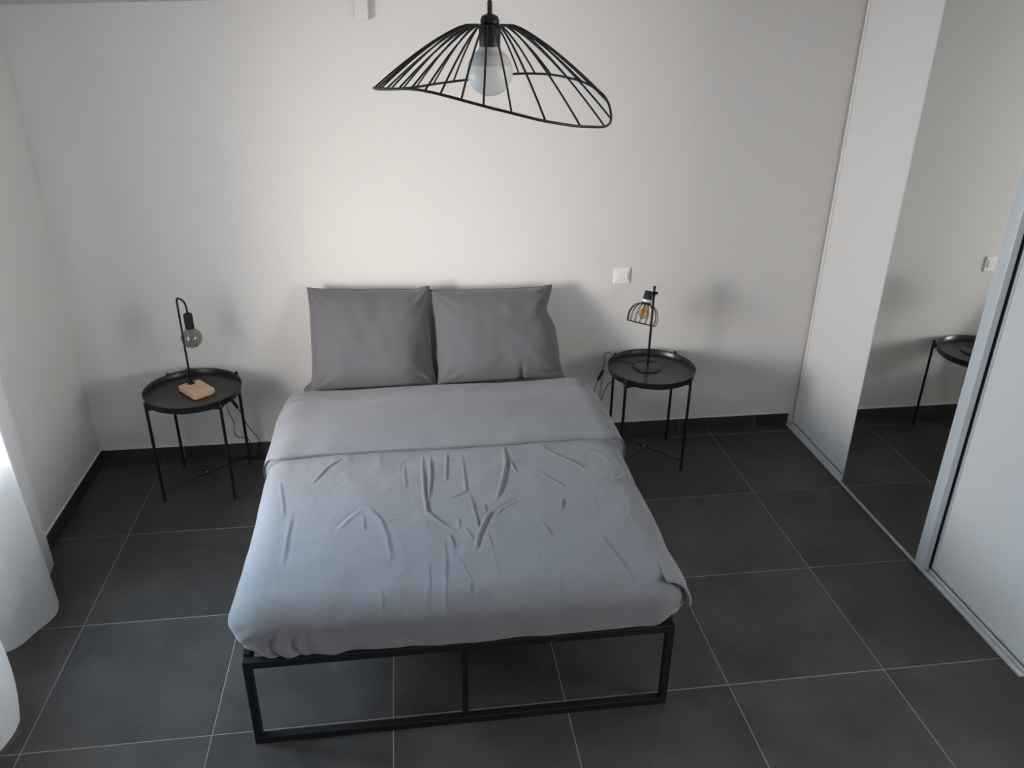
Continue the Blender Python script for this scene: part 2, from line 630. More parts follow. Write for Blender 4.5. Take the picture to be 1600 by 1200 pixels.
def wobj(name, bm, mat, parent, smooth=False):
    """mesh given in world coordinates below a thing that has its own place"""
    o = obj(name, bm, mat, parent, smooth)
    o.matrix_parent_inverse = Matrix.Translation(-Vector(parent.location)) if parent.rotation_euler[2] == 0 else parent.matrix_basis.inverted()
    o.matrix_parent_inverse = Matrix.Identity(4)
    inv = (Matrix.Translation(parent.location) @ parent.rotation_euler.to_matrix().to_4x4()).inverted()
    o.data.transform(inv)
    return o


wobj('base_plate', box((WX, WE, 0.0), (WX + 0.085, YB - 0.012, 0.004)), M['alu'], wt)
for a, w in ((0.0, 0.010), (0.030, 0.012), (0.073, 0.012)):
    wobj('rail', box((WX + a, WE, 0.004), (WX + a + w, YB - 0.012, 0.013), 0.002, 1), M['alu'], wt)

# door 1: white, next to the back wall
zb = 0.016
d1 = thing('wardrobe_sliding_door', (PX + 0.01, -0.25, zb), 'narrow white sliding wardrobe door against the back wall, left of the mirror door', 'wardrobe door', 'wardrobe sliding doors')
wobj('panel', box((PX, -0.60, zb + 0.018), (PX + 0.012, YB - 0.03, ZT)), M['white_panel'], d1)
wobj('stile', box((PX - 0.008, YB - 0.032, zb), (PX + 0.02, YB - 0.012, ZT), 0.004, 2), M['white_panel'], d1)
wobj('bottom_rail', box((PX - 0.004, -0.60, zb), (PX + 0.016, YB - 0.032, zb + 0.018), 0.002, 1), M['alu'], d1)
# door 2: mirror, in front
d2 = thing('wardrobe_sliding_door', (MX + 0.01, -0.9, zb), 'mirrored sliding wardrobe door with a wide silver edge, reflecting the side table', 'wardrobe door', 'wardrobe sliding doors')
MY0, MY1 = -1.300, -0.572
o = wobj('mirror', box((MX, MY0 + 0.06, zb + 0.006), (MX + 0.004, MY1 - 0.012, ZT)), M['mirror'], d2)
o['label'] = 'tall mirror pane'
wobj('mirror_backing', box((MX + 0.0045, MY0 + 0.05, zb + 0.004), (MX + 0.014, MY1 - 0.010, ZT)), M['dark_gap'], d2)
wobj('stile', box((MX - 0.003, MY1 - 0.013, zb), (MX + 0.020, MY1 - 0.004, ZT), 0.002, 1), M['alu'], d2)
wobj('gap_shade_strip', box((MX + 0.004, MY1 - 0.004, zb), (MX + 0.018, MY1 + 0.002, ZT)), M['dark_gap'], d2)  # dark strip drawn for the shaded gap along this edge
# wide rounded handle profile
bm = bmesh.new()
prof = []
for k in range(13):
    a = math.pi * k / 12
    prof.append((MX - 0.002 - 0.006 * math.sin(a) ** 0.5, MY0 + 0.030 - 0.030 * math.cos(a)))
prof = [(MX + 0.022, MY0 + 0.001)] + prof + [(MX + 0.022, MY0 + 0.061)]
lo = [bm.verts.new((x, y, zb - 0.002)) for x, y in prof]
hi = [bm.verts.new((x, y, ZT)) for x, y in prof]
for i in range(len(prof)):
    j = (i + 1) % len(prof)
    bm.faces.new((lo[i], lo[j], hi[j], hi[i]))
bm.faces.new(lo[::-1])
bm.faces.new(hi)
bmesh.ops.recalc_face_normals(bm, faces=bm.faces)
o = wobj('handle_stile', bm, M['alu'], d2)
autosmooth(o, 35)
# door 3: white, nearest
d3 = thing('wardrobe_sliding_door', (PX + 0.01, -1.6, zb), 'wide white sliding wardrobe door nearest the camera, right of the mirror door', 'wardrobe door', 'wardrobe sliding doors')
wobj('panel', box((PX, WE + 0.02, zb + 0.018), (PX + 0.012, -1.303, ZT)), M['white_panel'], d3)
wobj('gap_shade_strip', box((PX - 0.004, -1.292, zb), (PX + 0.010, -1.24, ZT)), M['dark_gap'], d3)  # dark strip in place of the shade between handle stile and this door
wobj('stile', box((PX - 0.006, -1.305, zb), (PX + 0.018, -1.292, ZT), 0.003, 2), M['alu'], d3)
wobj('stile', box((PX - 0.006, WE + 0.004, zb), (PX + 0.018, WE + 0.02, ZT), 0.003, 2), M['alu'], d3)
wobj('bottom_rail', box((PX - 0.004, WE + 0.02, zb), (PX + 0.016, -1.305, zb + 0.018), 0.002, 1), M['alu'], d3)
# white end panel and head of the built-in wardrobe
tag(obj('trim_1', box((WX + 0.045, WE - 0.02, 0), (XR, WE, 2.60)), M['white_panel']), 'white end panel of the built-in wardrobe', None, None, 'structure')
hp = []
for x, y in ((WX, WE), (WX, YB - 0.001), (XR, YB - 0.001), (XR, WE)):
    hp.append((x, y, ZT))
bm = bmesh.new()
lo = [bm.verts.new(p) for p in hp]
hi = [bm.verts.new((p[0], p[1], ceil_z(p[0], p[1]) - 0.001)) for p in hp]
for i in range(4):
    bm.faces.new((lo[i], lo[(i + 1) % 4], hi[(i + 1) % 4], hi[i]))
bm.faces.new(lo[::-1])
bm.faces.new(hi)
bmesh.ops.recalc_face_normals(bm, faces=bm.faces)
tag(obj('trim_2', bm, M['wall']), 'white plaster above the wardrobe doors', None, None, 'structure')

# ------------------------------------------------------------------ light switch
sw = thing('light_switch', (3.041, YB, 0.944), 'white square light switch on the back wall above the caged lamp', 'switch')
obj('frame', box((-0.042, -0.009, -0.042), (0.042, 0, 0.042), 0.003, 2), M['white_plastic'], sw)
rk = obj('rocker', box((-0.026, -0.0125, -0.024), (0.016, -0.008, 0.024), 0.0015, 2), M['white_plastic'], sw)
obj('side_key', box((0.018, -0.0145, -0.021), (0.029, -0.008, 0.024), 0.0015, 2), M['white_plastic'], sw)

# ------------------------------------------------------------------ bed frame
BX0, BX1, BY0, BY1, BZ = 1.357, 2.762, -1.866, 0.045, 0.355
T = 0.026
bed = thing('bed_frame', ((BX0 + BX1) / 2, (BY0 + BY1) / 2, 0), 'low black square-tube metal bed frame under the grey mattress', 'bed')


def bpart(nm, a, b, bev=0.002, mat='bed_black'):
    return wobj(nm, box(a, b, bev, 1), M[mat], bed)


XC = 2.056
for (ya, yb) in ((BY0, BY0 + T), (BY1 - T, BY1)):
    for xa in (BX0, BX1 - T):
        bpart('leg', (xa, ya, T), (xa + T, yb, BZ - T))
    bpart('top_rail', (BX0, ya, BZ - T - 0.003), (BX1, yb, BZ))
    bpart('bottom_rail', (BX0, ya, 0), (BX1, yb, T + 0.002))
    bpart('middle_post', (XC - 0.010, ya + 0.003, T), (XC + 0.010, yb - 0.003, BZ - T))
for xa in (BX0, BX1 - T):
    bpart('side_rail', (xa, BY0 + T, BZ - T - 0.003), (xa + T, BY1 - T, BZ))
bpart('centre_beam', (XC - 0.013, BY0 + T, 0.315), (XC + 0.013, BY1 - T, 0.341))
for k in range(12):
    y = BY0 + 0.10 + k * 0.152
    bpart('slat', (BX0 + T, y, 0.343), (BX1 - T, y + 0.06, 0.355), 0.001, 'slat')
for sx, sy in ((BX0, BY0), (BX1 - T, BY0)):   # raised corner stops
    bpart('corner_bracket', (sx, sy + T, BZ - 0.001), (sx + T, sy + T + 0.05, BZ + 0.016), 0.004)


# ------------------------------------------------------------------ soft shapes
def soft_box(c0, c1, R, step, disp=None, open_bottom=True, inner_bottom=True):
    """closed grid box with elliptic rounded edges; disp(co, n) moves each vertex"""
    c0, c1 = Vector(c0), Vector(c1)
    bm = bmesh.new()
    n = [max(2, int(round((c1[i] - c0[i]) / step))) for i in range(3)]
    cache = {}

    def V(i, j, k):
        key = (i, j, k)
        if key not in cache:
            cache[key] = bm.verts.new((c0.x + (c1.x - c0.x) * i / n[0], c0.y + (c1.y - c0.y) * j / n[1], c0.z + (c1.z - c0.z) * k / n[2]))
        return cache[key]
    for i in range(n[0]):
        for j in range(n[1]):
            bm.faces.new((V(i, j, n[2]), V(i + 1, j, n[2]), V(i + 1, j + 1, n[2]), V(i, j + 1, n[2])))
            if not open_bottom:
                bm.faces.new((V(i, j, 0), V(i, j + 1, 0), V(i + 1, j + 1, 0), V(i + 1, j, 0)))
    for k in range(n[2]):
        for i in range(n[0]):
            bm.faces.new((V(i, 0, k), V(i + 1, 0, k), V(i + 1, 0, k + 1), V(i, 0, k + 1)))
            bm.faces.new((V(i, n[1], k), V(i, n[1], k + 1), V(i + 1, n[1], k + 1), V(i + 1, n[1], k)))
        for j in range(n[1]):
            bm.faces.new((V(0, j, k), V(0, j, k + 1), V(0, j + 1, k + 1), V(0, j + 1, k)))
            bm.faces.new((V(n[0], j, k), V(n[0], j + 1, k), V(n[0], j + 1, k + 1), V(n[0], j, k + 1)))
    lo = Vector((c0.x + R[0], c0.y + R[1], (c0.z - 1) if inner_bottom else (c0.z + R[2])))
    hi = Vector((c1.x - R[0], c1.y - R[1], c1.z - R[2]))
    for v in bm.verts:
        p = v.co
        q = Vector((min(max(p.x, lo.x), hi.x), min(max(p.y, lo.y), hi.y), min(max(p.z, lo.z), hi.z)))
        d = Vector(((p.x - q.x) / R[0], (p.y - q.y) / R[1], (p.z - q.z) / R[2]))
        L = d.length
        if L > 1e-9:
            d /= L
            # keep an even spread of points round the bend
            v.co = q + Vector((d.x * R[0], d.y * R[1], d.z * R[2]))
            nn = Vector((d.x / R[0], d.y / R[1], d.z / R[2])).normalized()
        else:
            nn = Vector((0, 0, 1))
        if disp:
            v.co = disp(v.co.copy(), nn)
    return bm


def seg_d(p, a, b):
    ax, ay = a
    bx, by = b
    dx, dy = bx - ax, by - ay
    L2 = dx * dx + dy * dy
    t = max(0, min(1, ((p.x - ax) * dx + (p.y - ay) * dy) / L2))
    ex, ey = p.x - ax - t * dx, p.y - ay - t * dy
    s = 1 if (dx * (p.y - ay) - dy * (p.x - ax)) > 0 else -1
    return math.sqrt(ex * ex + ey * ey), s, t


# creases of the duvet: polyline (x, y on the bed), height, width
CR = [
    ([(1.629, -.993), (1.582, -1.046), (1.531, -1.15)], .006, .011), ([(1.407, -1.132), (1.432, -1.26), (1.446, -1.356)], .004, .010),
    ([(1.474, -1.347), (1.473, -1.479), (1.476, -1.63)], .004, .014), ([(1.648, -1.457), (1.683, -1.395), (1.72, -1.354)], .005, .016),
    ([(1.753, -1.346), (1.793, -1.419), (1.816, -1.52), (1.829, -1.644)], .005, .016), ([(1.731, -1.389), (1.736, -1.468)], .004, .010),
    ([(1.813, -1.422), (1.858, -1.404), (1.904, -1.381)], .004, .009),
    ([(1.955, -1.0), (1.954, -1.26), (1.96, -1.382), (2.0, -1.444), (2.054, -1.511)], .008, .010),
    ([(1.988, -1.0), (1.982, -1.174), (1.966, -1.323)], .007, .009), ([(2.056, -.99), (2.041, -1.181)], .006, .008),
    ([(2.034, -1.525), (2.044, -1.6)], .006, .008), ([(2.012, -1.565), (2.013, -1.666), (1.997, -1.882)], .004, .008),
    ([(1.952, -1.678), (1.955, -1.816)], .003, .008), ([(1.798, -1.79), (1.805, -1.86)], .003, .009),
    ([(2.291, -.99), (2.286, -1.1), (2.257, -1.219), (2.223, -1.329)], .010, .013), ([(2.297, -1.045), (2.318, -1.166)], .006, .008),
    ([(2.451, -.996), (2.499, -1.068), (2.562, -1.133), (2.593, -1.192)], .006, .010), ([(2.609, -1.014), (2.668, -1.059), (2.704, -1.114)], .005, .010),
    ([(2.408, -1.17), (2.453, -1.242), (2.499, -1.299)], .005, .010), ([(2.499, -1.299), (2.565, -1.288), (2.644, -1.288), (2.709, -1.259), (2.744, -1.223)], .006, .013),
    ([(2.734, -1.117), (2.745, -1.203), (2.785, -1.301)], .006, .012), ([(2.467, -1.358), (2.45, -1.428)], .006, .012),
    ([(2.19, -1.409), (2.165, -1.464), (2.13, -1.558), (2.118, -1.619)], .009, .011), ([(2.189, -1.455), (2.236, -1.391), (2.302, -1.351), (2.367, -1.377)], .006, .012),
    ([(2.124, -1.293), (2.133, -1.414), (2.137, -1.516)], .006, .008), ([(2.116, -1.02), (2.112, -1.266), (2.069, -1.293), (2.041, -1.302)], .006, .008),
    ([(2.365, -1.493), (2.387, -1.589)], .005, .008), ([(2.553, -1.587), (2.586, -1.715), (2.61, -1.833)], .005, .009),
    ([(2.164, -1.53), (2.173, -1.625)], .004, .008), ([(2.172, -1.665), (2.182, -1.781)], .003, .008),
    ([(2.381, -1.777), (2.361, -1.866)], .003, .009), ([(2.319, -1.673), (2.326, -1.723)], .003, .008), ([(2.172, -1.36), (2.171, -1.407)], .005, .009),
    ([(2.069, -1.43), (2.071, -1.491)], .005, .010), ([(2.093, -1.499), (2.113, -1.571)], .004, .008), ([(2.056, -1.661), (2.087, -1.788), (2.078, -1.858)], .003, .008),
    ([(1.88, -1.06), (1.885, -1.22)], .003, .012), ([(1.63, -1.19), (1.69, -1.14)], .003, .010),
]
CR = [(l, h * 0.74, w * 0.57) for l, h, w in CR]
CRB = [(l, h, w, min(a for a, b in l) - 3 * w, max(a for a, b in l) + 3 * w, min(b for a, b in l) - 3 * w, max(b for a, b in l) + 3 * w) for l, h, w in CR]


def crease(p):
    z = 0.0
    for l, h, w, xa, xb, ya, yb in CRB:
        if xa < p.x < xb and ya < p.y < yb:
            best = (9, 1, 0)
            bi = 0
            for i in range(len(l) - 1):
                d = seg_d(p, l[i], l[i + 1])
                if d[0] < best[0]:
                    best = d
                    bi = i
            d, s, t = best
            u = (bi + t) / (len(l) - 1)
            taper = min(1, 0.35 + 3 * min(u, 1 - u))
            q = d / w
            z += taper * h * (math.exp(-q * q * 1.6) - (0.55 * math.exp(-(q - 1.5) ** 2) if s > 0 else 0))
    return z


def sstep(a, b, x):
    t = max(0, min(1, (x - a) / (b - a)))
    return t * t * (3 - 2 * t)


def duvet_disp(p, n):
    # soft unevenness
    v = Vector((p.x * 2.6, p.y * 2.6, 1.7))
    p = p + n * (0.010 * noise.noise(v) + 0.004 * noise.noise(Vector((p.x * 9, p.y * 9, p.z * 9))))
    wz = sstep(0.05, 0.7, n.z)
    if wz > 0:
        p.z += wz * crease(p)
        p.z += wz * (0.018 * sstep(-1.75, -1.0, p.y) - 0.006)
        # fine crumple, strongest across the middle
        q = Vector((p.x * 13, p.y * 8, 2.0))
        rdg = 1 - abs(noise.noise(q + 0.8 * Vector((noise.noise(q * 0.4), noise.noise(q * 0.4 + Vector((9, 0, 0))), 0)))) * 2
        p.z += wz * 0.0035 * max(0, rdg - 0.55) * (0.4 + sstep(0.0, 0.4, noise.noise(Vector((p.x * 1.8, p.y * 1.8, 8.8)))))
    side = 1 - max(0, n.z)
    # gathered folds on the lower left of the foot end
    if n.y < -0.2:
        f = sstep(2.05, 1.45, p.x) * sstep(0.52, 0.42, p.z)
        p.y += 0.013 * f * (1 - 2.2 * abs(noise.noise(Vector((p.x * 17 + 0.9 * math.sin(p.z * 20) + 2.5 * (p.z - 0.4) * (p.x - 1.4) * 12, p.z * 6, 0.4)))))
        p.y += 0.007 * sstep(0.52, 0.40, p.z) * noise.noise(Vector((p.x * 9, p.z * 4, 3.3)))
    # the hanging sides tuck in below
    tuck = sstep(0.47, 0.35, p.z)
    p.x += 0.035 * tuck * (-n.x) if n.x < 0 else 0.020 * tuck * (-n.x)
    p.y += 0.012 * tuck * (-n.y if n.y < 0 else 0)
    # right foot corner: the hanging side stands away, the front stops short of it
    c = sstep(-1.60, -1.84, p.y) * sstep(2.70, 2.78, p.x)
    if n.x > 0.5:
        p.x += 0.012 * c
    # hem is a little higher at both foot corners
    if p.z < 0.42 and n.z < 0.2:
        lift = 0.03 * sstep(1.46, 1.37, p.x) + 0.035 * sstep(2.68, 2.76, p.x)
        lift *= sstep(-1.7, -1.85, p.y)
        p.z += lift * sstep(0.42, 0.36, p.z)
    return p


duvet = thing('duvet', (2.06, -1.1, 0.47), 'rumpled grey cotton duvet with its top turned back below the pillows', 'duvet')
o = wobj('cover', soft_box((1.325, -1.872, 0.357), (2.800, -0.34, 0.548), (0.11, 0.085, 0.085), 0.0052, duvet_disp), M['duvet'], duvet, True)


def fold_disp(p, n):
    v = Vector((p.x * 2.3, p.y * 2.3, 4.1))
    p = p + n * (0.008 * noise.noise(v) + 0.003 * noise.noise(Vector((p.x * 7, p.y * 11, p.z * 7))))
    if n.z > 0.3:
        p.z += 0.0025 * math.sin(p.y * 52 + 1.6 * math.sin(p.x * 5)) * noise.noise(Vector((p.x * 3, p.y * 2, 0.5)))
    # wavy turned edge
    e = sstep(-0.75, -0.97, p.y)
    p.y += e * (0.012 * noise.noise(Vector((p.x * 4, 0.3, 0))) - 0.022 * sstep(1.6, 1.36, p.x) + 0.012 * sstep(2.2, 2.5, p.x) - 0.02 * sstep(2.6, 2.78, p.x))
    p.z += 0.006 * e * noise.noise(Vector((p.x * 9, 2.3, 0)))
    tuck = sstep(0.49, 0.36, p.z)
    p.x += (0.035 if n.x < 0 else 0.02) * tuck * (-n.x)
    # the turned edge hangs clear of the cover below it
    if n.y < -0.3:
        p.y += 0.020 * sstep(0.578, 0.560, p.z)
    # thins out towards the pillows
    p.z -= 0.045 * sstep(-0.62, -0.30, p.y) * sstep(0.40, 0.50, p.z)
    return p


o = wobj('turned_back_fold', soft_box((1.318, -0.985, 0.372), (2.818, -0.282, 0.588), (0.115, 0.020, 0.075), 0.009, fold_disp), M['duvet'], duvet, True)
o['label'] = 'smooth turned-back top of the duvet'

# rolled corner of the duvet at the right foot end
bm = bmesh.new()
rows = []
ny = 16
for j in range(ny + 1):
    y = -1.71 - 0.158 * j / ny
    off = -0.004 + 0.008 * sstep(-1.72, -1.79, y)
    row = []
    for k in range(22):
        th = math.radians(12 + 84 * k / 21)
        q = Vector((2.690 + (0.112 + off) * math.sin(th), y + 0.010 * math.sin(th * 2), 0.458 + (0.085 + off) * math.cos(th)))
        q.z -= 0.018 * sstep(70, 96, math.degrees(th))
        q.x += 0.004 * noise.noise(Vector((th * 3, y * 14, 0)))
        row.append(q)
    rows.append(row)


def strip_solid(rows, t):
    bm = bmesh.new()
    up, dn = [], []
    for j, r in enumerate(rows):
        a, b = [], []
        for i, q in enumerate(r):
            i0, i1 = max(0, i - 1), min(len(r) - 1, i + 1)
            d = (r[i1] - r[i0]).normalized()
            nrm = Vector((-d.z, 0, d.x)) * -1
            tt = t
            a.append(bm.verts.new(q))
            b.append(bm.verts.new(q + nrm * tt))
        up.append(a)
        dn.append(b)
    J, I = len(rows), len(rows[0])
    for j in range(J - 1):
        for i in range(I - 1):
            bm.faces.new((up[j][i], up[j][i + 1], up[j + 1][i + 1], up[j + 1][i]))
            bm.faces.new((dn[j][i], dn[j + 1][i], dn[j + 1][i + 1], dn[j][i + 1]))
        for i in (0, I - 1):
            bm.faces.new((up[j][i], up[j + 1][i], dn[j + 1][i], dn[j][i]))
    for i in range(I - 1):
        for j in (0, J - 1):
            bm.faces.new((up[j][i], up[j][i + 1], dn[j][i + 1], dn[j][i]))
    bmesh.ops.recalc_face_normals(bm, faces=bm.faces)
    bmesh.ops.bevel(bm, geom=[e for e in bm.edges if e.calc_face_angle(0) > 1.0], offset=t * 0.42, segments=3, affect='EDGES')
    return bm


o = wobj('corner_flap', strip_solid(rows, 0.012), M['duvet'], duvet, True)

# mattress in its fitted sheet
mat_t = thing('mattress', (2.06, -0.9, 0.3565), 'mattress in a smooth grey fitted sheet, showing beside the pillows', 'mattress')
o = wobj('body', soft_box((BX0 + 0.02, BY0 + 0.03, 0.3565), (BX1 - 0.02, BY1 - 0.005, 0.470), (0.09, 0.09, 0.05), 0.03, None, False, False), M['sheet'], mat_t, True)


# ------------------------------------------------------------------ pillows
def pillow(label, corners, bulge, seed, xtra=None):
    """corners: bottom-left, bottom-right, top-right, top-left in (x, height along the lean)"""
    lean = math.radians(17.5)
    ev = Vector((0, math.sin(lean), math.cos(lean)))
    en = Vector((0, -math.cos(lean), math.sin(lean)))
    org = Vector((0, -0.165, 0.476))
    N = 64
    root = thing('pillow', ((corners[0][0] + corners[1][0]) / 2, -0.15, 0.476), label, 'pillow', 'pillows at the head of the bed')
    bl_, br_, tr_, tl_ = corners

    def plan(u, v):
        # u, v in 0..1, edges drawn in between the corners
        a, b = 2 * u - 1, 2 * v - 1
        k = 0.020
        ui = u + k * (-a) * (1 - b ** 4) * abs(a)
        vi = v + k * 0.9 * (-b) * (1 - a ** 4) * abs(b)
        x = bl_[0] * (1 - ui) * (1 - vi) + br_[0] * ui * (1 - vi) + tr_[0] * ui * vi + tl_[0] * (1 - ui) * vi
        h = bl_[1] * (1 - ui) * (1 - vi) + br_[1] * ui * (1 - vi) + tr_[1] * ui * vi + tl_[1] * (1 - ui) * vi
        return x, h

    def pt(u, v, side):
        x, h = plan(u, v)
        a, b = 2 * u - 1, 2 * v - 1
        sh = max(0, (1 - abs(a) ** 3.2)) ** 0.55 * max(0, (1 - abs(b) ** 3.2)) ** 0.55
        th = bulge * sh * (1.12 - 0.3 * v)
        if side < 0:
            th = -0.045 * sh
        nz = 0.010 * noise.noise(Vector((u * 3.1 + seed, v * 3.1, side))) + 0.0045 * noise.noise(Vector((u * 9 + seed, v * 9, side)))
        # creases running in from the corners
        cz = 0
        for cu, cv in ((0, 0), (1, 0), (1, 1), (0, 1)):
            du, dv = u - cu, v - cv
            r = math.hypot(du, dv)
            if r < 0.45:
                ang = math.atan2(abs(dv), abs(du))
                cz += 0.007 * math.sin(ang * 11 + seed + cu * 2 + cv) * (1 - r / 0.45) ** 1.3 * min(1, r / 0.06)
        edge = min(u, 1 - u, v, 1 - v)
        th += (nz + cz * (1 if side > 0 else 0.3)) * min(1, edge / 0.05)
        wob = 0.006 * noise.noise(Vector((u * 6 + seed, v * 6, 5.5)))
        P = org + Vector((x + wob * (1 - min(1, edge * 20)), 0, 0)) + ev * h + en * th
        if xtra:
            P = xtra(P, u, v, side)
        return P
    bm = bmesh.new()
    F = [[bm.verts.new(pt(i / N, j / N, 1)) for j in range(N + 1)] for i in range(N + 1)]
    Bk = [[F[i][j] if i in (0, N) or j in (0, N) else bm.verts.new(pt(i / N, j / N, -1)) for j in range(N + 1)] for i in range(N + 1)]
    for i in range(N):
        for j in range(N):
            bm.faces.new((F[i][j], F[i + 1][j], F[i + 1][j + 1], F[i][j + 1]))
            try:
                bm.faces.new((Bk[i][j], Bk[i][j + 1], Bk[i + 1][j + 1], Bk[i + 1][j]))
            except ValueError:
                pass
    seam = [F[i][0].co.copy() for i in range(0, N)] + [F[N][j].co.copy() for j in range(0, N)] + [F[i][N].co.copy() for i in range(N, 0, -1)] + [F[0][j].co.copy() for j in range(N, 0, -1)]
    wobj('pillowcase', bm, M['pillow'], root, True)
    wobj('seam', tube(seam, 0.0026, 6, True), M['pillow'], root, True)
    return root


def left_extra(P, u, v, side):
    # small folded-up ear at the upper right corner
    e = sstep(0.86, 0.98, u) * sstep(0.86, 0.98, v)
    P.z += 0.016 * e
    P.y += -0.015 * e
    # soft dent towards the lower right
    d = math.hypot((u - 0.93) / 0.10, (v - 0.22) / 0.22)
    if side > 0:
        P.y += 0.022 * math.exp(-d * d)
    return P


def right_extra(P, u, v, side):
    # upper right ear folded back, body edge drawn in beside it
    e = sstep(0.80, 0.9, v) * sstep(0.86, 1.0, u)
    P.y += 0.012 * e
    m = math.exp(-((v - 0.74) / 0.13) ** 2) * sstep(0.8, 1.0, u)
    P.x -= 0.035 * m
    # pinch line near the bottom
    if side > 0:
        l = math.exp(-((u - 0.66) / 0.018) ** 2) * sstep(0.30, 0.05, v)
        P.y += 0.014 * l
        l2 = math.exp(-((v - 0.10 - 0.05 * math.sin(u * 6)) / 0.025) ** 2) * sstep(0.66, 0.72, u)
        P.y += 0.012 * l2
    return P


pillow('square grey pillow leaning on the wall, the left one of the pair', [(1.432, -0.006), (2.048, 0.002), (2.036, 0.488), (1.448, 0.510)], 0.125, 1.3, left_extra)
pillow('square grey pillow with a creased upper right corner, the right one of the pair', [(2.058, 0.0), (2.705, 0.012), (2.655, 0.482), (2.035, 0.480)], 0.125, 7.9, right_extra)


# ------------------------------------------------------------------ side tables
def side_table(label, centre, legs):
    t = thing('tray_side_table', (centre[0], centre[1], 0), label, 'side table', 'round tray side tables by the bed')
    R, zb_, zt = 0.222, 0.500, 0.535
    prof = [(0, zb_), (R - 0.006, zb_), (R, zb_ + 0.004), (R + 0.003, zt - 0.003), (R + 0.0045, zt - 0.0005), (R + 0.003, zt + 0.001), (R + 0.0005, zt - 0.001), (R - 0.003, zb_ + 0.007), (R - 0.010, zb_ + 0.004), (0, zb_ + 0.004)]
    o = obj('tray', lathe(prof, 72), M['tray_black'], t)
    autosmooth(o, 50)
    L = [Vector((a - centre[0], b - centre[1], 0)) for a, b in legs]
    for v in L:
        d = v.normalized()
        w = Vector((-d.y, d.x, 0))
        bm = bmesh.new()
        add_tube(bm, [v + Vector((0, 0, 0)), v + Vector((0, 0, 0.538))], 0.0072, 12)
        leg = obj('leg', bm, M['black_metal'], t, True)
        autosmooth(leg)
        leg_foot = obj('foot', lathe([(0, 0), (0.0085, 0), (0.0088, 0.012), (0.0074, 0.013)], 12), M['rubber'], leg)
        leg_foot.location = v
        # flat gusset between leg and tray
        bm = bmesh.new()
        rin = R + 0.004
        tri = []
        for sg in (-1, 1):
            base = v + w * 0.003 * 0 + d * (-0.001)
        a0 = v + Vector((0, 0, 0.524))
        pts = []
        for sgn in (-1, 1):
            ang = math.atan2(v.y, v.x) + sgn * 0.13
            q = Vector((rin * math.cos(ang), rin * math.sin(ang), 0))
            pts.append(q)
        ring = []
        for z in (0.498, 0.526):
            ring.append([bm.verts.new(p_ + Vector((0, 0, z))) for p_ in (v + w * 0.007, v - w * 0.007)])
        top = [bm.verts.new(pts[0] + Vector((0, 0, 0.515))), bm.verts.new(pts[1] + Vector((0, 0, 0.515)))]
        bot = [bm.verts.new(pts[0] + Vector((0, 0, 0.503))), bm.verts.new(pts[1] + Vector((0, 0, 0.503)))]
        (a, b), (c, e) = ring
        # order: a (+w low) b (-w low) c (+w high) e (-w high); pts[1] is on +w side, pts[0] on -w
        bm.faces.new((a, b, bot[0], bot[1]))
        bm.faces.new((c, top[1], top[0], e))
        bm.faces.new((a, bot[1], top[1], c))
        bm.faces.new((b, e, top[0], bot[0]))
        bm.faces.new((bot[1], bot[0], top[0], top[1]))
        bm.faces.new((a, c, e, b))
        bmesh.ops.recalc_face_normals(bm, faces=bm.faces)
        obj('bracket', bm, M['black_metal'], t)
        s = obj('screw', lathe([(0, 0.0028), (0.002, 0.0022), (0.003, 0)], 10), M['screw'], t)
        s.rotation_euler = d.to_track_quat('Z', 'Y').to_euler()
        s.location = v + d * 0.0068 + Vector((0, 0, 0.515))
    for a, b, z in ((0, 2, 0.050), (1, 3, 0.056)):
        p, q = L[a], L[b]
        obj('cross_brace', tube([p + Vector((0, 0, z)), q + Vector((0, 0, z))], 0.0030, 8), M['black_metal'], t, True)
    s = obj('screw', lathe([(0.0045, 0), (0.0045, 0.003), (0.003, 0.0045), (0, 0.005)], 10), M['screw'], t)
    s.location = (L[0] + L[2]) / 2 + Vector((0, 0, 0.058))
    return t


side_table('black round tray side table left of the bed, carrying the wooden-based bulb lamp', (0.879, -0.181),
           [(0.700, -0.334), (1.037, -0.356), (1.057, -0.025), (0.722, -0.010)])
side_table('black round tray side table right of the bed, carrying the caged lamp', (3.162, -0.178),
           [(2.982, -0.345), (3.316, -0.350), (3.341, -0.014), (3.012, -0.002)])

TZ = 0.504   # tray floor


# ------------------------------------------------------------------ left lamp: wooden foot, bent rod, bare bulb
def globe(R, neck_r, neck_z, n=24, zc=0.0):
    """profile of a globe bulb centred at zc with its neck upwards"""
    pr = [(0, zc - R)]
    a1 = math.acos(neck_r * 1.0 / R)
    for k in range(1, n + 1):
        a = -math.pi / 2 + (math.pi / 2 + a1) * k / n
        pr.append((R * math.cos(a), zc + R * math.sin(a)))
    pr.append((neck_r, neck_z))
    return pr


la = thing('table_lamp', (0.888, -0.168, TZ), 'black bent-rod lamp with a bare globe bulb and wooden base on the left side table', 'table lamp', 'bedside lamps')
wc = Vector((0.894, -0.169))
ax = Vector((0.107, -0.131)).normalized()
rz = math.atan2(ax.y, ax.x)
bm = bmesh.new()
hw, hd, cr_ = 0.082, 0.057, 0.018
outl = []
for cx_, cy_, a0 in ((hw - cr_, hd - cr_, 0), (-hw + cr_, hd - cr_, 90), (-hw + cr_, -hd + cr_, 180), (hw - cr_, -hd + cr_, 270)):
    for k in range(7):
        a = math.radians(a0 + 15 * k)
        outl.append((cx_ + cr_ * math.cos(a), cy_ + cr_ * math.sin(a)))
f = bm.faces.new([bm.verts.new((x, y, 0)) for x, y in outl])
r = bmesh.ops.extrude_face_region(bm, geom=[f])
for v in r['geom']:
    if isinstance(v, bmesh.types.BMVert):
        v.co.z += 0.024
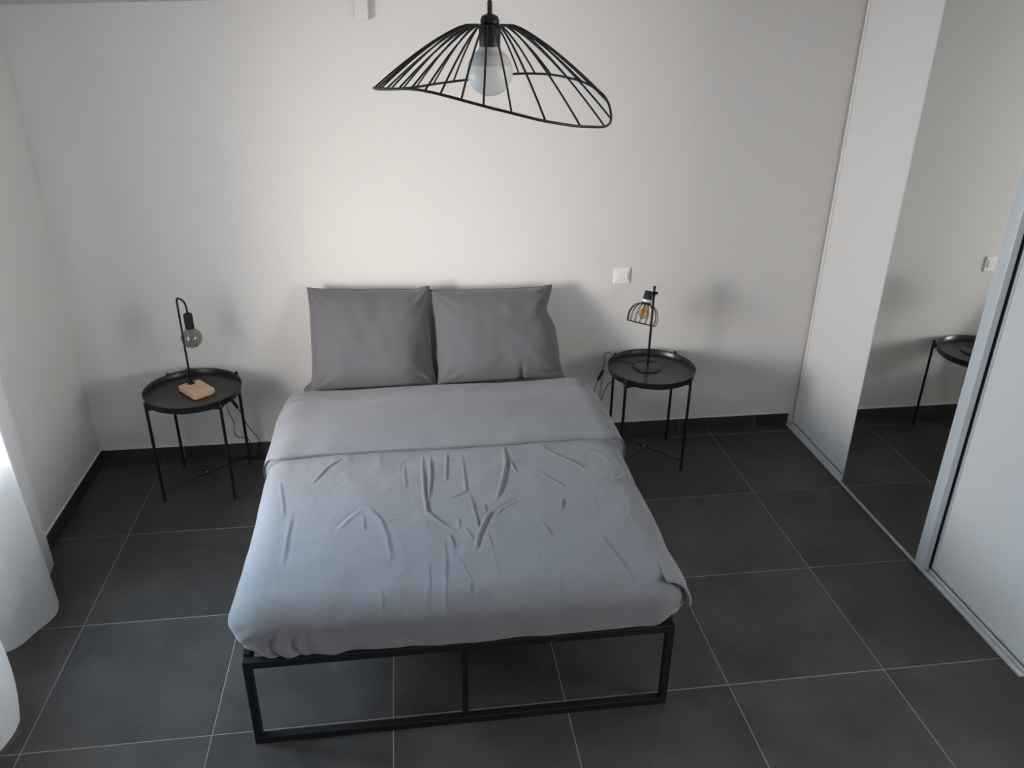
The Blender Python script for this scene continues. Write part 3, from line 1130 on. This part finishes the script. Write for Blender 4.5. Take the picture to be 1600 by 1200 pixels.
bmesh.ops.recalc_face_normals(bm, faces=bm.faces)
bmesh.ops.bevel(bm, geom=[e for e in bm.edges if abs(e.calc_face_angle(0) - math.pi / 2) < 0.1], offset=0.003, segments=2, affect='EDGES')
xform(bm, Matrix.Translation((wc.x, wc.y, TZ + 0.0005)) @ Matrix.Rotation(rz, 4, 'Z'))
o = wobj('wooden_base', bm, M['wood'], la)
o['label'] = 'pale wooden base block'
autosmooth(o, 40)
pb = Vector((0.858, -0.118, TZ + 0.0245))
d3v = Vector((ax.x, ax.y, 0))
ZP = 0.972
arm = 0.092
wobj('rod_collar', xform(lathe([(0, 0), (0.017, 0), (0.017, 0.004), (0.009, 0.006), (0, 0.006)], 20), Matrix.Translation(pb)), M['black_metal'], la)
pts = [pb + Vector((0, 0, 0.004)), Vector((pb.x, pb.y, ZP - 0.028))]
for k in range(1, 7):
    a = math.pi / 2 * k / 6
    pts.append(Vector((pb.x, pb.y, ZP - 0.026)) + d3v * (0.022 * (1 - math.cos(a))) + Vector((0, 0, 0.026 * math.sin(a))))
e2 = pts[-1]
for k in range(0, 8):
    a = math.pi / 2 * k / 7
    pts.append(Vector((pb.x, pb.y, ZP - 0.034)) + d3v * (arm - 0.034 + 0.034 * math.sin(a)) + Vector((0, 0, 0.034 * math.cos(a))))
tip = pts[-1] + Vector((0, 0, -0.022))
pts.append(tip)
o = wobj('rod', tube(pts, 0.0046, 10), M['black_metal'], la, True)
sk = tip
wobj('socket', xform(lathe([(0, 0.001), (0.012, 0.001), (0.0195, -0.004), (0.0205, -0.010), (0.0205, -0.072), (0.019, -0.075), (0, -0.075)], 24), Matrix.Translation(sk)), M['black_metal'], la)
autosmooth(bpy.data.objects[la.children[-1].name])
bz = sk.z - 0.075 - 0.047
bulb = wobj('bulb', xform(lathe(globe(0.0475, 0.016, 0.050), 36), Matrix.Translation((sk.x, sk.y, bz))), M['smoke_bulb'], la, True)
bulb['label'] = 'smoked glass globe bulb'
fil = []
for k in range(60):
    a = k * 0.75
    fil.append((sk.x + 0.010 * math.cos(a), sk.y + 0.010 * math.sin(a), bz + 0.035 - 0.055 * k / 60))
wobj('filament', tube(fil, 0.0006, 5), M['dark_filament'], la, True)
# cable over the tray edge, inline switch, hanging loop down to the floor
c1 = spline([(0.850, -0.108, TZ + 0.012), (0.835, -0.085, TZ + 0.020), (0.820, -0.050, TZ + 0.052), (0.826, -0.010, TZ + 0.060), (0.850, 0.050, TZ + 0.010), (0.90, 0.062, 0.44), (0.96, 0.045, 0.40), (1.002, 0.03, 0.356)], 8)
wobj('cable', tube(c1, 0.0022, 6), M['rubber'], la, True)
sa, sb = Vector((0.998, 0.03, 0.361)), Vector((1.026, 0.03, 0.306))
wobj('inline_switch', tube([sa, sa.lerp(sb, 0.1), sa.lerp(sb, 0.9), sb], [0.004, 0.0085, 0.0085, 0.004], 8), M['rubber'], la, True)
c2 = spline([sb, (1.037, 0.05, 0.257), (1.050, 0.05, 0.211), (1.079, 0.05, 0.151), (1.101, 0.05, 0.115), (1.104, 0.05, 0.076), (1.090, 0.045, 0.033), (1.07, 0.03, 0.008), (1.03, 0.02, 0.004), (1.015, 0.05, 0.004)], 8)
wobj('cable', tube(c2, 0.0022, 6), M['rubber'], la, True)
c3 = spline([(0.962, 0.04, 0.40), (0.966, 0.05, 0.325), (0.972, 0.05, 0.273), (0.990, 0.05, 0.214), (0.985, 0.05, 0.154), (1.003, 0.05, 0.125), (1.042, 0.05, 0.119), (1.058, 0.05, 0.087), (1.055, 0.045, 0.02)], 8)
wobj('cable', tube(c3, 0.0022, 6), M['rubber'], la, True)

# ------------------------------------------------------------------ right lamp: disc foot, straight pole, wire cage
lb = thing('table_lamp', (3.158, -0.125, TZ), 'black pole lamp with a tilted wire cage shade on the right side table', 'table lamp', 'bedside lamps')
px_, py_ = 3.158, -0.125
wobj('base', xform(lathe([(0, 0.0006), (0.074, 0.0006), (0.0755, 0.003), (0.074, 0.006), (0.072, 0.007), (0, 0.0075)], 48), Matrix.Translation((px_, py_, TZ))), M['tray_black'], lb)
autosmooth(lb.children[-1], 50)
ZL = 0.940
wobj('pole', tube([(px_, py_, TZ + 0.012), (px_, py_, ZL)], 0.0058, 12), M['black_metal'], lb, True)
wobj('pole_tip', xform(lathe([(0.0058, 0), (0.007, 0.002), (0.007, 0.009), (0.004, 0.012), (0, 0.012)], 12), Matrix.Translation((px_, py_, ZL - 0.002))), M['black_metal'], lb)
axis = Vector((-0.27, -0.29, -1)).normalized()          # from socket to opening
top = Vector((px_ - 0.030, py_ - 0.012, 0.925))
Mx = Matrix.Translation(top) @ (-axis).to_track_quat('Z', 'Y').to_matrix().to_4x4()
wobj('clamp_knob', tube([(px_, py_, 0.915), (px_ + 0.014, py_ - 0.012, 0.915)], [0.006, 0.0075], 10), M['black_metal'], lb, True)
wobj('clamp', tube([(px_ + 0.004, py_, 0.905), (px_ - 0.030, py_ - 0.012, 0.905)], 0.008, 10), M['black_metal'], lb, True)
head = wobj('socket', xform(lathe([(0, 0.004), (0.0185, 0.004), (0.0205, 0.000), (0.0245, -0.060), (0.024, -0.066), (0, -0.066)], 24), Mx), M['black_metal'], lb)
autosmooth(head)
wobj('silver_band', xform(lathe([(0.0236, -0.040), (0.0246, -0.040), (0.0254, -0.055), (0.0244, -0.055)], 24), Mx), M['silver'], lb, True)
Rc, Hc, z0 = 0.076, 0.098, -0.064


def cage_prof(t):
    """t 0 at the socket, 1 at the opening"""
    a = t * 1.95
    r = 0.024 + (Rc - 0.024) * math.sin(min(a, 1.95)) / 1.0
    return r, z0 - Hc * (1 - math.cos(a)) / (1 - math.cos(1.95))


NW = 17
wire_mesh_pts = [cage_prof(k / 14) for k in range(15)]
for k in range(NW):
    a = 2 * math.pi * k / NW
    w = [Mx @ Vector((r * math.cos(a), r * math.sin(a), z)) for r, z in wire_mesh_pts]
    wobj('cage_wire', tube(w, 0.0017, 6), M['black_metal'], lb, True)
rr_, zz_ = cage_prof(1)
wobj('cage_rim', tube([Mx @ Vector((rr_ * math.cos(2 * math.pi * k / 40), rr_ * math.sin(2 * math.pi * k / 40), zz_)) for k in range(40)], 0.0022, 6, True), M['black_metal'], lb, True)
rr0, zz0 = cage_prof(0.02)
wobj('cage_collar', tube([Mx @ Vector((rr0 * math.cos(2 * math.pi * k / 24), rr0 * math.sin(2 * math.pi * k / 24), zz0)) for k in range(24)], 0.0025, 6, True), M['black_metal'], lb, True)
bul = wobj('bulb', xform(lathe(globe(0.027, 0.011, 0.046), 28), Mx @ Matrix.Translation((0, 0, -0.112))), M['amber_bulb'], lb, True)
bul['label'] = 'amber glass bulb'
fil = [Mx @ Vector((0.008 * math.cos(k * 0.8), 0.008 * math.sin(k * 0.8), -0.088 - 0.032 * k / 40)) for k in range(40)]
wobj('filament', tube(fil, 0.0014, 5), M['filament'], lb, True)
c4 = spline([(px_ - 0.06, py_ + 0.045, TZ + 0.003), (3.04, -0.04, TZ + 0.004), (2.995, -0.005, TZ + 0.026), (2.978, 0.005, TZ + 0.037), (2.965, 0.018, TZ + 0.02), (2.970, 0.045, 0.46), (2.966, 0.045, 0.417)], 8)
wobj('cable', tube(c4, 0.0022, 6), M['rubber'], lb, True)
sa, sb = Vector((2.967, 0.045, 0.420)), Vector((2.939, 0.045, 0.361))
wobj('inline_switch', tube([sa, sa.lerp(sb, 0.1), sa.lerp(sb, 0.9), sb], [0.004, 0.0085, 0.0085, 0.004], 8), M['rubber'], lb, True)
c5 = spline([sb, (2.921, 0.045, 0.292), (2.905, 0.045, 0.2), (2.93, 0.05, 0.13), (2.962, 0.045, 0.218), (2.979, 0.045, 0.289), (3.012, 0.045, 0.345), (3.03, 0.05, 0.30), (3.03, 0.06, 0.2)], 8)
wobj('cable', tube(c5, 0.0022, 6), M['rubber'], lb, True)

# ------------------------------------------------------------------ pendant lamp
PXc, PYc = 2.119, -2.070
pl = thing('pendant_lamp', (PXc, PYc, 2.05), 'black wavy wire pendant lamp with a large white globe bulb above the bed', 'pendant lamp')
zc = ceil_z(PXc, PYc)
wobj('cord', tube([(PXc, PYc, 2.222), (PXc, PYc, zc - 0.02)], 0.0032, 8), M['rubber'], pl, True)
wobj('ceiling_rose', xform(lathe([(0.0, -0.045), (0.03, -0.043), (0.05, -0.03), (0.052, 0.0), (0, 0.0)], 28), Matrix.Translation((PXc, PYc, zc - 0.012))), M['black_metal'], pl)
wobj('strain_relief', xform(lathe([(0.0042, 0.036), (0.0052, 0.034), (0.0052, 0.0), (0, 0.0)], 16), Matrix.Translation((PXc, PYc, 2.200))), M['black_metal'], pl)
o = wobj('socket', xform(lathe([(0, 0.012), (0.006, 0.012), (0.016, 0.008), (0.0195, 0.000), (0.0195, -0.004), (0.0175, -0.008), (0.022, -0.012), (0.023, -0.016), (0.0215, -0.050), (0, -0.050)], 28), Matrix.Translation((PXc, PYc, 2.200))), M['black_metal'], pl)
autosmooth(o)
BCZ = 2.101
o = wobj('bulb', xform(lathe(globe(0.0480, 0.019, 0.052), 40), Matrix.Translation((PXc, PYc, BCZ))), M['opal'], pl, True)
o['label'] = 'large white globe bulb'
o = wobj('bulb_base', xform(lathe([(0.0482 * math.cos(a), 0.0482 * math.sin(a)) for a in [0.30 + 0.08 * k for k in range(10)]] + [(0.0195, 0.053)], 40), Matrix.Translation((PXc, PYc, BCZ))), M['opal_base'], pl, True)
rim = [(-180, 2.070), (-164, 2.077), (-150.9, 2.079), (-135.8, 2.085), (-127.3, 2.084), (-119.7, 2.079), (-110.2, 2.071), (-100.7, 2.061), (-88.8, 2.049), (-73.5, 2.032), (-54.1, 2.017), (-30.2, 2.006), (-16, 2.010), (-5, 2.028), (5.5, 2.048), (20.7, 2.063), (31.6, 2.073), (51.1, 2.081), (60.6, 2.081), (69.7, 2.080), (96.1, 2.066), (106.9, 2.061), (131.1, 2.053), (146.3, 2.054), (163, 2.060), (180, 2.070)]


def rim_z(a):
    a = (a + 180) % 360 - 180
    for (a0, z0_), (a1, z1_) in zip(rim, rim[1:]):
        if a0 <= a <= a1:
            t = (a - a0) / (a1 - a0)
            t = t * t * (3 - 2 * t) * 0.5 + t * 0.5
            return z0_ + (z1_ - z0_) * t
    return rim[0][1]


RC = Vector((PXc + 0.008, PYc, 0))
RR = 0.250


def rim_pt(a):
    z = sum(rim_z(a + d) for d in (-6, -3, 0, 3, 6)) / 5
    return Vector((RC.x + RR * math.cos(math.radians(a)), RC.y + RR * math.sin(math.radians(a)), z))


wobj('shade_rim', tube([rim_pt(a) for a in range(-180, 180, 4)], 0.0027, 8, True), M['black_metal'], pl, True)
for a in (-164, -153, -143, -135, -127.3, -119.7, -110.2, -100.7, -88.8, -73.5, -54.1, -32, -15, 1, 12, 21, 30, 41, 51, 60.5, 69.7, 80, 92, 106, 118, 129, 139, 150, 163, 178):
    q = rim_pt(a)
    ca, sa_ = math.cos(math.radians(a)), math.sin(math.radians(a))
    s = Vector((PXc + 0.019 * ca, PYc + 0.019 * sa_, 2.1895))
    s2 = Vector((PXc + 0.050 * ca, PYc + 0.050 * sa_, 2.1905))
    pts = [s, s2]
    H = s2.z - q.z
    for i in range(1, 15):
        t = i / 14
        # convex dome: slow drop first, steeper near the rim
        xy = s2.lerp(q, t)
        drop = t ** 1.32 * 0.9 + 0.1 * t
        pts.append(Vector((xy.x, xy.y, s2.z - H * drop)))
    wobj('shade_wire', tube(pts, 0.0021, 6), M['black_metal'], pl, True)
wobj('shade_collar', tube([(PXc + 0.022 * math.cos(2 * math.pi * k / 24), PYc + 0.022 * math.sin(2 * math.pi * k / 24), 2.1895) for k in range(24)], 0.003, 6, True), M['black_metal'], pl, True)


# ------------------------------------------------------------------ sheer curtains
def curtain(label, ytop, hem, x_top, ztop, group, seed, nf, ge=1.7, lean=0.0):
    """hem: (y, x) points along the floor edge; the cloth falls from a straight heading at x_top"""
    t = thing('sheer_curtain', (hem[len(hem) // 2][1], hem[len(hem) // 2][0], 0.01), label, 'curtain', group)
    hp_ = spline([(x, y, 0) for y, x in hem], 16)
    n = len(hp_)
    m = 60
    bm = bmesh.new()
    G = []
    for i, h in enumerate(hp_):
        s = i / (n - 1)
        col = []
        for j in range(m + 1):
            z = 0.012 + (ztop - 0.012) * j / m
            f = (1 - j / m)
            g = f ** ge if ge > 0 else 1 - (1 - f) ** 1.8
            y = ytop[0] + (ytop[1] - ytop[0]) * s
            x = x_top + 0.022 * math.sin(s * nf * 2 * math.pi + seed) * (1 - 0.6 * g)
            px2 = x * (1 - g) + h.x * g
            py2 = y * (1 - f ** 1.2) + h.y * f ** 1.2
            py2 += lean * 8 * f ** 6 * (1 - f)
            px2 += 0.006 * noise.noise(Vector((s * 6 + seed, z * 2.2, 0))) * f
            col.append(bm.verts.new((px2, py2, z + 0.012 * g ** 6 * noise.noise(Vector((s * 5, seed, 0))))))
        G.append(col)
    for i in range(n - 1):
        for j in range(m):
            bm.faces.new((G[i][j], G[i + 1][j], G[i + 1][j + 1], G[i][j + 1]))
    wobj('cloth', bm, M['sheer'], t, True)
    return t, hp_


curtain('white sheer curtain at the left wall, the part nearer the back wall', (-0.80, -1.22),
        [(-0.80, 0.350), (-0.93, 0.385), (-1.06, 0.462), (-1.13, 0.480), (-1.22, 0.452), (-1.30, 0.405), (-1.36, 0.350)], 0.352, 2.16, 'sheer curtains', 0.4, 3)
curtain('white sheer curtain at the left wall, the part nearer the camera', (-1.70, -2.42),
        [(-1.60, 0.470), (-1.63, 0.520), (-1.68, 0.553), (-1.75, 0.558), (-1.84, 0.520), (-1.95, 0.43), (-2.1, 0.38), (-2.25, 0.45), (-2.40, 0.40)], 0.352, 2.16, 'sheer curtains', 2.1, 4, -1, 0.17)

for nm, y0, y1 in (('sheer_curtain', -0.76, -1.27), ('sheer_curtain.001', -1.66, -2.48)):
    rod = bpy.data.objects[nm]
    wobj('curtain_rod', tube([(0.352, y0, 2.165), (0.352, y1, 2.165)], 0.009, 12), M['window_frame'], rod, True)
    for yy in (y0 - 0.03, y1 + 0.03):
        wobj('rod_bracket', tube([(XL, yy, 2.165), (0.352, yy, 2.165)], 0.006, 8), M['window_frame'], rod, True)
